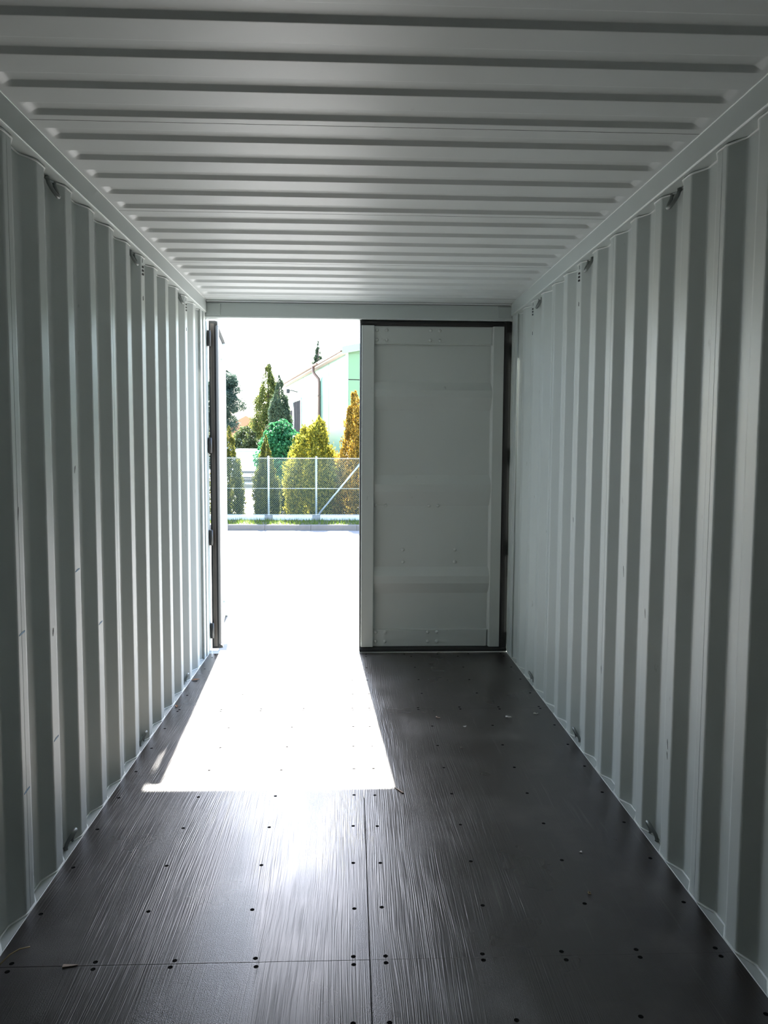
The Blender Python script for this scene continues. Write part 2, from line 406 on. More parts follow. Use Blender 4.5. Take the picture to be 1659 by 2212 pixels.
# ---- corner posts and header, sill
for side, i, nm in ((-1, 3, 'left'), (1, 4, 'right')):
    mb = MB()
    # J-section post: inner leaf with a step, then the outer tube
    poly = [(side*x, y) for x, y in ((1.1775, 5.975), (1.1775, 6.06), (1.1695, 6.065), (1.1695, 6.135), (1.182, 6.14), (1.182, 6.19), (1.176, 6.195), (1.176, 6.27), (1.30, 6.27), (1.30, 6.10), (1.235, 6.10), (1.235, 5.975))]
    mb.prism(poly, 2, -.14, 2.80)
    o = mb.build('trim_%d' % i, PAINT); tag(o, 'pale grey steel corner post at the %s of the doorway' % nm, kind='structure')
    MB().tube([(side*1.1765, 5.974, 0), (side*1.1765, 5.974, 2.61)], .003, 6).build('sealant_bead', BEAD, o)
hd = MB().prism([(6.140, 2.7115), (6.140, 2.592), (6.146, 2.585), (6.235, 2.585), (6.24, 2.60), (6.24, 2.82), (6.12, 2.82), (6.12, 2.716)], 0, -1.30, 1.30).build('trim_5', PAINT)
tag(hd, 'pale grey steel door header above the opening', kind='structure')
for s in (-1, 1):
    MB().bbox(*sorted((s*1.055, s*1.16)), 6.134, 6.1405, 2.603, 2.688, .002).build('gusset_plate', PAINT, hd)
MB().bbox(-1.158, 1.158, 6.115, 6.139, 2.700, 2.7115, .003).build('roof_lip', ROOFP, hd)
MB().tube([(-1.15, 6.139, 2.699), (1.15, 6.139, 2.699)], .0022, 6).build('sealant_bead', SEAM, hd)
sl = MB().prism([(6.1365, -.002), (6.25, -.006), (6.30, -.03), (6.30, -.17), (6.1365, -.17)], 0, -1.25, 1.25).build('trim_6', LEDGE)
tag(sl, 'grey steel door sill at the end of the floor', kind='structure')
# ---- door leaf (built closed, in local coordinates: hinge edge at x=0, leaf towards -x, inner face at y=0)
def bolt_mesh():
    me = MB().lathe([(.0135, 0), (.0135, .003), (.010, .008), (.005, .0105), (.001, .011)], n=10, axis='y').mesh('bolt')
    for v in me.vertices: v.co.y *= -1
    me.materials.append(DOORP); return me
BOLT = bolt_mesh()
def door_leaf(name, label, loc, rz, mirror=1, rub=RUBBER):
    """mirror=1: hinge at +x side.  local x from 0 (free edge) to 1.165 (hinge edge); z from 0.04 to 2.543"""
    d = empty(name, loc, rz); tag(d, label, kind='structure'); k = mirror
    X = lambda a, b: sorted((k*a, k*b))
    Z0, Z1 = .040, 2.543
    MB().bbox(*X(.010, .108), 0, .052, Z0, Z1, .004).build('stile', DOORP, d)
    # hinge-side stile: sloped flank towards the panel
    MB().prism([(k*1.028, 0), (k*1.107, 0), (k*1.107, .052), (k*1.000, .052), (k*1.018, .034)], 2, Z0, Z1).build('stile', DOORP, d)
    MB().bbox(*X(.106, 1.020), .026, .056, 2.409, Z1, .003).build('cross_rail', DOORP, d)
    MB().bbox(*X(.106, 1.010), .022, .056, Z0, .172, .003).build('cross_rail', DOORP, d)
    # corrugated sheet: three inward-pressed swages
    pr = [(.026, 2.409), (.032, 2.409)]
    pts = [(.012, 2.412)]
    base_y, out_y = .040, .012
    prof = [(base_y-.022, 2.408), (base_y-.022, 2.404), (base_y, 2.403)]
    for zt, zi, zo, zb in ((2.113, 2.061, 1.995, 1.905), (1.395, 1.331, 1.262, 1.165), (.670, .610, .540, .472)):
        prof += [(base_y, zt+.006), (base_y-.002, zt), (out_y+.002, zi), (out_y, zi-.006), (out_y, zo+.006), (out_y+.002, zo), (base_y-.002, zb), (base_y, zb-.006)]
    prof += [(base_y, .176), (base_y-.018, .175), (base_y-.018, .170)]
    n = len(prof); xa, xb = k*.100, k*1.040
    vs = [(x, y+t, z) for t in (0, .002) for x in (xa, xb) for y, z in prof]
    fs = [(i, i+1, n+i+1, n+i) for i in range(n-1)]+[(2*n+i, 3*n+i, 3*n+i+1, 2*n+i+1) for i in range(n-1)]
    MB().add(vs, fs).build('corrugated_panel', DOORP, d)
    # rubber gasket all round, with a lip
    MB().prism([(k*1.107, .010), (k*1.125, .001), (k*1.150, .004), (k*1.168, .016), (k*1.168, .070), (k*1.107, .070)], 2, .004, 2.582).build('gasket', rub, d)
    MB().prism([(.014, 2.543), (.002, 2.556), (.006, 2.572), (.018, 2.583), (.05, 2.583), (.05, 2.543)], 0, *X(.0, 1.166)).build('gasket', rub, d)
    MB().prism([(.014, .040), (-.010, .024), (-.014, .006), (.018, .003), (.05, .003), (.05, .040)], 0, *X(.0, 1.166)).build('gasket', rub, d)
    MB().prism([(k*.010, .014), (k*.002, .012), (k*-.004, .024), (k*-.004, .05), (k*.010, .05)], 2, .004, 2.582).build('gasket', rub, d)
    for bx, bz in [(x, z) for x in (.128, .202, .541, .612) for z in (2.510, 2.436, .154, .080)]:
        inst('bolt', BOLT, d, (k*bx, .026 if bz > 1 else .022, bz))
    for bx, bz in [(.124, 1.160), (.203, 1.160), (.541, 1.158), (.612, 1.158), (.341, .810), (.752, .810), (.341, .714), (.752, .714)]:
        inst('bolt', BOLT, d, (k*bx, .040, bz))
    for bz in (2.44, 1.62, .90, .16):
        hb = MB().bbox(*X(1.150, 1.215), .052, .075, bz-.055, bz+.055, .004)
        hb.lathe([(.014, -.06), (.014, .06)], (k*1.222, .066, bz), 10)
        hb.build('hinge', STEELD if name == 'door_2' else DOORP, d)
    # locking rods on the outer face
    for rx in (.30, .58):
        MB().tube([(k*rx, .085, .0), (k*rx, .085, 2.60)], .017, 8).build('locking_rod', DOORP, d)
    return d
door_leaf('door_1', 'closed right door leaf, grey painted steel with horizontal swages', (0.003, YD, 0), 0)
# open leaf: swung outwards about its hinge so that the hinge edge with its gaskets faces the container
d2 = door_leaf('door_2', 'open left door leaf, sunlit grey steel seen edge-on with black gasket', (0, 0, 0), 0, -1)
ang = math.radians(96.0)
cs, sn = math.cos(ang), math.sin(ang)
d2.rotation_euler = (0, 0, ang)
d2.location = (-1.100-(cs*-1.168), 6.285-(sn*-1.168), 0)
MB().prism([(-1.1675, .030), (-1.1705, .033), (-1.1705, .055), (-1.1675, .058)], 2, .02, 2.56).build('edge_strip', RUBBERG, d2)

# ================================================================== OUTSIDE
G = -.20; GB = -.085      # yard level, level behind the kerb
ASPH = mat('yard_asphalt', (.18, .176, .17), .9, noise=(3, .5, (.155, .152, .148)), bump=(60, .3))
LOT = mat('pale_paving', (.46, .45, .43), .9, noise=(2, .5, (.38, .375, .36)))
KERBM = mat('kerb_concrete', (.165, .142, .125), .9, noise=(8, .6, (.13, .115, .105)), bump=(80, .3))
WHITEC = mat('white_concrete', (.62, .61, .58), .8, noise=(6, .3, (.50, .50, .47)))
GREYC = mat('footing_concrete', (.24, .235, .22), .9, noise=(14, .7, (.16, .16, .15)), bump=(60, .4))
GALV = mat('galvanised_steel', (.55, .60, .62), .4, .3)
WIRE = mat('green_grey_wire', (.18, .25, .21), .5, .1)
SOIL = mat('soil', (.10, .09, .06), .95, noise=(5, .6, (.06, .08, .03)))
BARK = mat('bark', (.12, .075, .055), .9, noise=(20, .6, (.07, .045, .035)), bump=(40, .6))
tag(MB().box(-60, 60, 6.3, 17.28, G-.1, G).build('ground', ASPH), 'pale asphalt yard in front of the container', kind='structure')
tag(MB().box(-60, 60, -40, 6.3, G-.1, G-.001).build('yard_floor', ASPH), 'pale asphalt yard under and behind the container', kind='structure')
tag(MB().box(-90, 60, 20.9, 140, GB-.1, GB-.01).build('parking_lot', LOT), 'pale paved lot behind the trees', kind='structure')
tag(MB().box(-60, 60, 17.38, 20.9, G-.1, GB-.012).build('verge', SOIL), 'strip of soil between kerb and lot', kind='structure')
kb = empty('kerb', (0, 17.28, G)); tag(kb, 'row of grey concrete kerb stones edging the yard', kind='structure')
km = MB().prism([(0, -.1), (0, .105), (.015, .12), (.10, .12), (.10, -.1)], 0, -.497, .497).mesh('kerb_stone'); km.materials.append(KERBM)
for i in range(-9, 8): inst('kerb_stone', km, kb, (i*1.0-.45, random.uniform(-.003, .003), random.uniform(-.002, .002)))
# ---- grass strip
GRASS = leafmat('grass', [(0, (.05, .09, .012)), (.6, (.10, .15, .02)), (1, (.18, .20, .04))], .4)
nb = 9000
gx = rng.uniform(-7, 6, nb); gy = rng.uniform(17.40, 18.56, nb); gh = rng.uniform(.04, .11, nb); gw = rng.uniform(.004, .009, nb)
an = rng.uniform(0, 6.283, nb); lean = rng.uniform(-.03, .03, (nb, 2))
v = np.zeros((nb, 3, 3)); v[:, 0] = np.stack([gx-gw*np.cos(an), gy-gw*np.sin(an), np.full(nb, GB-.02)], 1)
v[:, 1] = np.stack([gx+gw*np.cos(an), gy+gw*np.sin(an), np.full(nb, GB-.02)], 1); v[:, 2] = np.stack([gx+lean[:, 0], gy+lean[:, 1], GB-.02+gh], 1)
def np_mesh(name, V, m, parent=None):
    """V: (n, k, 3) separate k-gons"""
    n, k, _ = V.shape; me = bpy.data.meshes.new(name)
    me.vertices.add(n*k); me.vertices.foreach_set('co', V.reshape(-1)); me.loops.add(n*k); me.loops.foreach_set('vertex_index', np.arange(n*k, dtype=np.int32))
    me.polygons.add(n); me.polygons.foreach_set('loop_start', np.arange(0, n*k, k, dtype=np.int32))
    me.update(calc_edges=True); me.validate(); me.materials.append(m)
    o = bpy.data.objects.new(name, me); COL.objects.link(o)
    if parent: o.parent = parent
    return o
tag(np_mesh('grass_strip', v, GRASS), 'short green grass on the verge in front of the fence', 'grass', kind='stuff')
# ---- chain-link fence
YF = 18.62; FB, FT = .022, 1.352; SP = 1.112
fn = empty('chain_link_fence', (-.89, YF, GB)); tag(fn, 'chain-link wire fence with galvanised posts on white concrete base panels', 'fence')
def fadd(mb, name, m, kind=None):
    o = mb.build(name, m); o.parent = fn; o.matrix_parent_inverse = Matrix.Translation((.89, -YF, -GB)); 
    if kind: o['kind'] = kind
    return o
posts = [-.89+SP*i for i in range(-4, 5)]
for i, x in enumerate(posts):
    mb = MB().tube([(x, YF+.02, GB), (x, YF+.02, FT+.03)], .024, 10); mb.lathe([(.027, 0), (.026, .01), (.012, .022), (.002, .024)], (x, YF+.02, FT+.028), 10)
    fadd(mb, 'post', GALV)
    fadd(MB().bbox(x-.085, x+.085, YF-.045, YF+.10, GB-.1, FB-.004, .008), 'footing', GREYC)
    if i < len(posts)-1:
        fadd(MB().bbox(x+.088, x+SP-.088, YF-.02, YF+.03, GB-.1, FB, .006), 'base_panel', WHITEC)
        # woven diamonds: two sets of inclined wires
        mb = MB(); s = .05; x0, x1 = x, x+SP; hgt = FT-FB-.01
        c = x0-hgt
        while c < x1:
            a0 = max(0, x0-c); a1 = min(hgt, x1-c)
            if a1-a0 > .01: mb.tube([(c+a0, YF-.009, FB+.01+a0), (c+a1, YF-.009, FB+.01+a1)], .0021, 3, caps=False)
            c += s
        c = x0
        while c < x1+hgt:
            a0 = max(0, c-x1); a1 = min(hgt, c-x0)
            if a1-a0 > .01: mb.tube([(c-a0, YF-.014, FB+.01+a0), (c-a1, YF-.014, FB+.01+a1)], .0021, 3, caps=False)
            c += s
        # barbed ends along the top edge
        c = x0+.02
        while c < x1:
            mb.tube([(c-.008, YF-.011, FT-.005), (c+.006, YF-.011, FT+.028)], .0028, 3, caps=False); c += s/2
        fadd(mb, 'wire_mesh', WIRE, 'stuff')
xa, xb = posts[0], posts[-1]
for z, rr in ((FT, .0048), (.650, .004), (FB+.012, .004)):
    fadd(MB().tube([(xa, YF-.012, z), (xb, YF-.012, z)], rr, 6), 'tension_wire', GALV)
fadd(MB().tube([(-.845, YF+.02, .03), (.222, YF+.02, 1.335)], .021, 10), 'brace', GALV)

# ---- plants
LEAFK, LEAFN = .62, 2.4
def foliage(name, parent, prof, h, n, size, m, seed, lobes=.16, nl=7, mode='up', zb=0., cent=(0, 0), shell=.45, aspect=1.6, clumps=90):
    """leaf sprays filling a crown of given profile radius(t)"""
    n = int(n*LEAFN); size = size*LEAFK
    g = np.random.default_rng(seed)
    t = g.uniform(0, 1, n*3)
    R_ = np.interp(t, [p[0] for p in prof], [p[1] for p in prof])
    keep = g.uniform(0, 1, n*3) < (R_+.05*max(R_))/(max(R_)*1.05); t = t[keep][:n]; R_ = R_[keep][:n]; n = len(t)
    K = clumps
    ct = g.uniform(0, 1, K*3); cR = np.interp(ct, [p[0] for p in prof], [p[1] for p in prof])
    kk = g.uniform(0, 1, K*3) < (cR+.12*max(cR))/(max(cR)*1.12); ct = ct[kk][:K]; cR = cR[kk][:K]; K = len(ct)
    cth = g.uniform(0, 2*np.pi, K); cq = 1-lobes*g.uniform(0, 1.3, K)
    which = g.integers(0, K, n); frac = g.uniform(0, 1, n) < .72
    csz = (.05*max(R_)+.30*cR)*g.uniform(.7, 1.3, K)
    gau = np.clip(g.normal(0, .40, (n, 3)), -.85, .85)*csz[which][:, None]
    stretch = {'up': (.85, 1.5), 'weep': (.8, 1.7), 'round': (1.0, .7), 'free': (1, .8)}[mode]
    cen = np.stack([cR*cq*np.cos(cth)*.92, cR*cq*np.sin(cth)*.92, ct*h], 1)[which]
    Pc = cen+gau*np.array([stretch[0], stretch[0], stretch[1]])
    th0 = g.uniform(0, 2*np.pi, n); q = 1-shell*g.uniform(0, 1, n)**2
    Pu = np.stack([R_*q*.86*np.cos(th0), R_*q*.86*np.sin(th0), t*h], 1)
    P = np.where(frac[:, None], Pc, Pu); P = P[(P[:, 2] > .01) & (P[:, 2] < h*1.03)]; n = len(P)
    th = np.arctan2(P[:, 1], P[:, 0]); P = P+np.array([cent[0], cent[1], zb])
    out = np.stack([np.cos(th), np.sin(th), np.zeros(n)], 1); up = np.tile([0, 0, 1.], (n, 1))
    jit = g.normal(0, 1, (n, 3))
    if mode == 'up': ax = up*1.0+out*.45+jit*.35
    elif mode == 'weep': ax = -up*.9+out*.6+jit*.35
    elif mode == 'round': ax = out*.7-up*.45+jit*.4
    else: ax = out+up*.35+jit*.7
    ax /= np.linalg.norm(ax, axis=1, keepdims=True)
    nr = np.cross(ax, g.normal(0, 1, (n, 3))+out*.9); nr /= np.linalg.norm(nr, axis=1, keepdims=True)+1e-9
    s = size*g.uniform(.6, 1.25, n)[:, None]
    V = np.stack([P-ax*s*.5, P+nr*s*.5/aspect+ax*s*.05, P+ax*s*.6, P-nr*s*.5/aspect+ax*s*.05], 1)
    o = np_mesh(name, V, m, parent); o['kind'] = 'stuff'; return o
def plant(name, label, cat, x, y, group=None, gz=GB):
    e = empty(name, (x, y, gz-.01)); tag(e, label, cat, group); return e
def trunk(parent, r0, h, m=BARK, name='trunk'):
    MB().tube([(0, 0, -.05), (.02*r0, 0, h*.4), (0, .1*r0, h)], [r0, r0*.7, r0*.25], 8).build(name, m, parent)
GOLD = leafmat('gold_thuja_leaf', [(0, (.045, .060, .010)), (.45, (.17, .165, .02)), (.8, (.36, .30, .03)), (1, (.52, .42, .05))], .5)
ORNG = leafmat('orange_thuja_leaf', [(0, (.07, .060, .012)), (.4, (.20, .12, .02)), (.8, (.42, .24, .03)), (1, (.55, .36, .06))], .5)
OLIV = leafmat('olive_thuja_leaf', [(0, (.025, .035, .008)), (.55, (.07, .075, .014)), (1, (.18, .17, .03))], .45)
DKGR = leafmat('dark_thuja_leaf', [(0, (.018, .030, .012)), (.6, (.035, .052, .018)), (1, (.07, .085, .03))], .4)
EMER = leafmat('emerald_leaf', [(0, (.012, .075, .026)), (.6, (.03, .14, .048)), (1, (.06, .22, .08))], .4)
YLGR = leafmat('yellow_green_spray', [(0, (.04, .06, .015)), (.6, (.10, .12, .025)), (1, (.22, .22, .05))], .45)
BLGR = leafmat('blue_green_spray', [(0, (.025, .045, .025)), (.6, (.05, .075, .04)), (1, (.09, .12, .06))], .4)
PINE = leafmat('pine_needles', [(0, (.020, .045, .032)), (.6, (.04, .07, .05)), (1, (.08, .11, .08))], .35)
PALE = leafmat('pale_shrub_leaf', [(0, (.06, .10, .03)), (1, (.18, .24, .08))], .45)
# slim thujas behind the fence
e = plant('columnar_thuja', 'slim green cone-shaped thuja beside the open container door', 'thuja', -2.98, 19.1, 'thujas behind the fence')
foliage('foliage', e, [(0, .30), (.15, .36), (.4, .31), (.65, .21), (.85, .10), (1, .01)], 2.20, 9000, .075, OLIV, 11, .08); trunk(e, .04, 1.6)
e = plant('columnar_thuja', 'slim brownish-green pointed thuja left of the first fence post', 'thuja', -2.11, 19.1, 'thujas behind the fence')
foliage('foliage', e, [(0, .27), (.15, .31), (.45, .28), (.65, .20), (.85, .09), (1, .01)], 2.0, 9000, .07, OLIV, 12, .08); trunk(e, .04, 1.5)
# broad golden thuja, two leaders
e = plant('golden_thuja', 'broad bushy yellow-green thuja rising above the fence', 'thuja', -1.03, 19.5, 'thujas behind the fence')
foliage('foliage', e, [(0, .68), (.25, .72), (.5, .64), (.72, .48), (.86, .34), (.95, .2), (1, .02)], 2.26, 16000, .085, GOLD, 13, .12)
foliage('foliage', e, [(0, .2), (.4, .24), (.75, .14), (1, .01)], .75, 1800, .075, GOLD, 14, .12, zb=1.72, cent=(.17, 0)); trunk(e, .06, 1.7)
e = plant('orange_thuja', 'tall pointed orange-gold thuja next to the closed door edge', 'thuja', .03, 19.45, 'thujas behind the fence')
foliage('foliage', e, [(0, .66), (.2, .70), (.38, .56), (.5, .44), (.66, .27), (.82, .19), (.93, .11), (1, .01)], 3.08, 15000, .085, ORNG, 15, .14); trunk(e, .06, 2.2)
# dark underplanting between them, hedge height just under the fence
for x, y, rr, hh, sd, lb in ((-1.62, 20.6, .5, 1.15, 21, 'low dark green conifer between the pointed and the golden thuja'), (-.45, 20.5, .62, 1.5, 22, 'low dark green conifer between golden and orange thuja')):
    e = plant('dark_conifer', lb, 'conifer', x, y, 'low conifers behind the fence')
    foliage('foliage', e, [(0, rr*.9), (.3, rr), (.7, rr*.7), (1, .03)], hh, 7000, .075, DKGR, sd, .12); trunk(e, .04, hh*.7)
for x, y, rr, hh, sd, m in ((-3.95, 19.7, .42, 2.2, 31, OLIV), (1.3, 20.2, .6, 2.4, 32, GOLD), (2.6, 20.2, .6, 2.6, 33, OLIV)):
    e = plant('columnar_thuja', {31: 'green cone-shaped thuja outside, behind the open door leaf', 32: 'golden thuja outside, behind the closed door leaf', 33: 'green thuja furthest right behind the closed door leaf'}[sd], 'thuja', x, y, 'thujas behind the fence')
    foliage('foliage', e, [(0, rr*.85), (.2, rr), (.5, rr*.8), (.8, rr*.35), (1, .01)], hh, 7000, .08, m, sd, .1); trunk(e, .04, 1.5)
# rounded emerald shrub
e = plant('round_shrub', 'round dense emerald green shrub between the pointed and golden thuja', 'shrub', -2.12, 24.0)
foliage('foliage', e, [(0, .64), (.3, .72), (.6, .68), (.8, .53), (.93, .30), (1, .04)], 2.55, 12000, .13, EMER, 41, .06, 9, 'round', aspect=1.15); trunk(e, .06, 1.8)
e = plant('round_shrub', 'small dark shrub against the green hall wall', 'shrub', -1.55, 25.5)
foliage('foliage', e, [(0, .5), (.5, .5), (.85, .3), (1, .04)], 2.35, 4000, .14, EMER, 42, .06, 9, 'round', aspect=1.15); trunk(e, .05, 1.6)
# tall weeping conifers
e = plant('weeping_conifer', 'tall yellow-green weeping conifer with a ragged pointed top', 'conifer', -4.55, 43.2, 'tall conifers behind the lot')
foliage('foliage', e, [(0, 1.75), (.2, 1.58), (.35, 1.28), (.55, .86), (.75, .54), (.9, .32), (1, .04)], 6.12, 14000, .18, YLGR, 43, .22, 6, 'weep', aspect=2.2)
for q in ((-.2, 6.08), (.15, 6.14)):
    MB().tube([(q[0]*.5, 0, 5.4), (q[0], 0, q[1]+.1), (q[0]*1.4, 0, q[1]+.28)], [.03, .02, .006], 6).build('leader', BARK, e)
trunk(e, .12, 5.6)
e = plant('weeping_conifer', 'dark blue-green weeping conifer in front of the hall windows', 'conifer', -3.55, 38.6, 'tall conifers behind the lot')
foliage('foliage', e, [(0, .95), (.3, .80), (.5, .64), (.7, .46), (.85, .24), (.95, .11), (1, .02)], 5.15, 16000, .17, BLGR, 44, .24, 6, 'weep', aspect=2.2); trunk(e, .1, 4.8)
e = plant('spreading_juniper', 'low spreading green juniper at the foot of the tall conifers', 'shrub', -5.25, 39.6)
foliage('foliage', e, [(0, .75), (.4, .85), (.7, .7), (.9, .4), (1, .05)], 2.75, 7000, .16, DKGR, 45, .2, 6, 'round'); trunk(e, .06, 1.2)
# pine at the left
e = plant('pine_tree', 'large dark blue-green pine with bare reddish trunk', 'tree', -8.75, 53.6)
MB().tube([(0, 0, -.1), (.1, 0, 2), (-.05, 0, 4), (.1, 0, 6.1)], [.24, .2, .14, .04], 10).build('trunk', BARK, e)
g = np.random.default_rng(77)
for k in range(16):
    a = g.uniform(0, 6.28); t = (k+.5)/16; R0 = [1.9, 2.0, 1.6, 1.0, .4][min(4, int(t*5))]; zz = 2.9+3.4*t
    cx_, cy_ = .55*R0*math.cos(a), .55*R0*math.sin(a)
    foliage('foliage', e, [(0, .3), (.3, 1), (.65, .9), (1, .1)], 1.15, 1300, .22, PINE, 100+k, .2, 6, 'free', zb=zz-.55, cent=(cx_, cy_), shell=.7, aspect=3)
    MB().tube([(0, 0, zz-.4), (cx_*.6, cy_*.6, zz-.15), (cx_*1.2, cy_*1.2, zz)], [.06, .045, .015], 6).build('branch', BARK, e)
e = plant('leafy_shrub', 'pale green loose shrub below the pine', 'shrub', -8.0, 59.0)
foliage('foliage', e, [(0, 1.1), (.5, 1.2), (.85, .7), (1, .05)], 3.2, 3500, .25, PALE, 61, .2, 6, 'free'); trunk(e, .1, 1.6)
e = plant('leafy_shrub', 'dull green bush at the far edge of the lot', 'shrub', -11.6, 62.0)
foliage('foliage', e, [(0, 1.5), (.5, 1.6), (.85, 1), (1, .05)], 3.0, 3500, .25, DKGR, 62, .2, 6, 'free'); trunk(e, .1, 1.6)
e = plant('spruce', 'spruce tip showing above the roof of the green hall', 'tree', -2.75, 64.0)
foliage('foliage', e, [(0, 2.3), (.3, 1.7), (.6, 1.0), (.8, .55), (.93, .18), (1, .02)], 10.1, 9000, .3, BLGR, 63, .3, 5, 'weep', aspect=2.2); trunk(e, .2, 9.6)

# ---- green hall
HALLW = mat('mint_sheet', (.095, .215, .16), .32, .0, .5)
HALLF = mat('green_sheet', (.11, .20, .10), .45, .0, .5)
FASC = mat('pale_green_fascia', (.19, .28, .16), .4)
TRIMW = mat('white_corner_trim', (.75, .76, .74), .4)
BROWN = mat('brown_gutter', (.16, .10, .075), .45)
TARP = mat('black_tarp', (.008, .0085, .010), .8, 0, .12, bump=(3, .8))
hall = empty('green_hall', (-.285, 36.0, GB), math.atan2(.2149, .9766)); tag(hall, 'mint green metal-clad hall with brown gutter and downpipe', 'building')
# local: long wall in plane x=0 running along +y, gable facade in plane y=0 running along +x
EH = 5.92; LEN = 20.5; WID = 15.0; pitch = .20
MB().box(.06, WID-.06, .06, LEN-.06, -.1, EH-.1).build('core', STEELD, hall)
nb_ = 5; bw = LEN/nb_
for i in range(nb_):
    for j in range(5):
        MB().bbox(-.03, .06, .03+i*bw+.03, (i+1)*bw-.03, .02+j*EH/5, (j+1)*EH/5+.019, .001).build('wall_panel', HALLW, hall)
MB().bbox(-.045, .05, -.05, .045, 0, EH+.1, .006).build('corner_trim', TRIMW, hall)
for i in range(5):
    for j in range(5):
        MB().bbox(.06+i*2.98, .06+(i+1)*2.98-.02, -.03, .06, .02+j*EH/5, (j+1)*EH/5-.02, .006).build('facade_panel', HALLF, hall)
MB().prism([(.05, EH-.1), (WID-.05, EH-.1), (WID-.05, EH), (WID/2, EH+pitch*WID/2), (.05, EH)], 1, -.02, .05).build('gable', HALLF, hall)
# fascia along the gable
for a, b in ((0, 1), (1, 0)):
    xs = (-.28, WID/2) if a == 0 else (WID/2, WID+.28)
    zz = lambda x: EH+pitch*(x if x < WID/2 else WID-x)
    MB().prism([(xs[0], zz(xs[0])-.02), (xs[1], zz(xs[1])-.02), (xs[1], zz(xs[1])+.40), (xs[0], zz(xs[0])+.30)], 1, -.30, -.24).build('fascia', FASC, hall)
    # profiled roof sheet with ribs running down the slope
    mb = MB(); nrib = 70; vs = []; fs = []
    for k in range(nrib*2+1):
        y = -.25+(LEN+.5)*k/(nrib*2); dz = .10 if k % 2 else 0
        vs += [(xs[0]-(.08 if a == 0 else 0), y, zz(xs[0])+.12+dz), (xs[1], y, zz(xs[1])+.12+dz), (xs[0]-(.08 if a == 0 else 0), y, zz(xs[0])+.08), (xs[1], y, zz(xs[1])+.08)]
    for k in range(nrib*2): fs += [(4*k, 4*k+1, 4*k+5, 4*k+4), (4*k+2, 4*k+6, 4*k+7, 4*k+3), (4*k, 4*k+4, 4*k+6, 4*k+2)]
    mb.add(vs, fs).build('roof', BROWN, hall)
MB().bbox(-.30, -.03, -.2, LEN+.2, EH-.05, EH+.03, .01).build('soffit', mat('soffit_board', (.36, .27, .22), .6), hall)
gp = []
for k in range(9):
    a = math.pi*k/8; gp.append((-.36-.075*math.cos(a), EH+.10-.075*math.sin(a)))
gp += [(-.27, EH+.10), (-.27, EH+.11), (-.45, EH+.11)]
MB().prism(gp, 1, 5.6, LEN+.25).build('gutter', BROWN, hall)
MB().tube([(-.36, 6.9, EH+.04), (-.36, 6.9, EH-.22), (-.30, 6.8, EH-.36), (-.12, 6.6, EH-.62), (-.10, 6.58, EH-.8), (-.10, 6.58, .1)], .075, 10).build('downpipe', BROWN, hall)
for z in (4.4, 2.4): MB().bbox(-.19, -.02, 6.44, 6.70, z-.02, z+.02, .004).build('pipe_bracket', BROWN, hall)
# tarp-covered openings near the far end
def opening(y0, y1, zt, zt2):
    fr = MB()
    fr.bbox(-.09, -.03, y0-.12, y0, 0, zt+.1, .01); fr.bbox(-.09, -.03, y1, y1+.12, 0, zt+.1, .01); fr.bbox(-.09, -.03, y0-.12, y1+.12, zt, zt+.12, .01)
    o = fr.build('opening_frame', TRIMW, hall)
    ny, nz = 10, 12; vs = []
    for i in range(ny+1):
        for j in range(nz+1):
            y = y0+(y1-y0)*i/ny; z = zt2*j/nz+.1*(1-j/nz)
            vs.append((-.10-.035*math.sin(i*1.9+j*.55), y, z))
    m1 = len(vs); vs += [(x+.015, y, z) for x, y, z in vs]
    q = lambda i, j: i*(nz+1)+j
    fs = [(q(i, j), q(i+1, j), q(i+1, j+1), q(i, j+1)) for i in range(ny) for j in range(nz)]
    fs += [tuple(m1+k for k in w[::-1]) for w in fs]
    MB().add(vs, fs, True).build('tarp', TARP, o)
opening(13.2, 15.9, 4.60, 4.55)
opening(16.6, 19.4, 4.55, 4.1)
lp = MB().tube([(-.03, 14.7, 5.15), (-.45, 14.7, 5.25), (-.62, 14.7, 5.12)], .03, 6); lp.bbox(-.72, -.52, 14.6, 14.8, 5.06, 5.32, .02)
lp.build('floodlight', STEELD, hall)

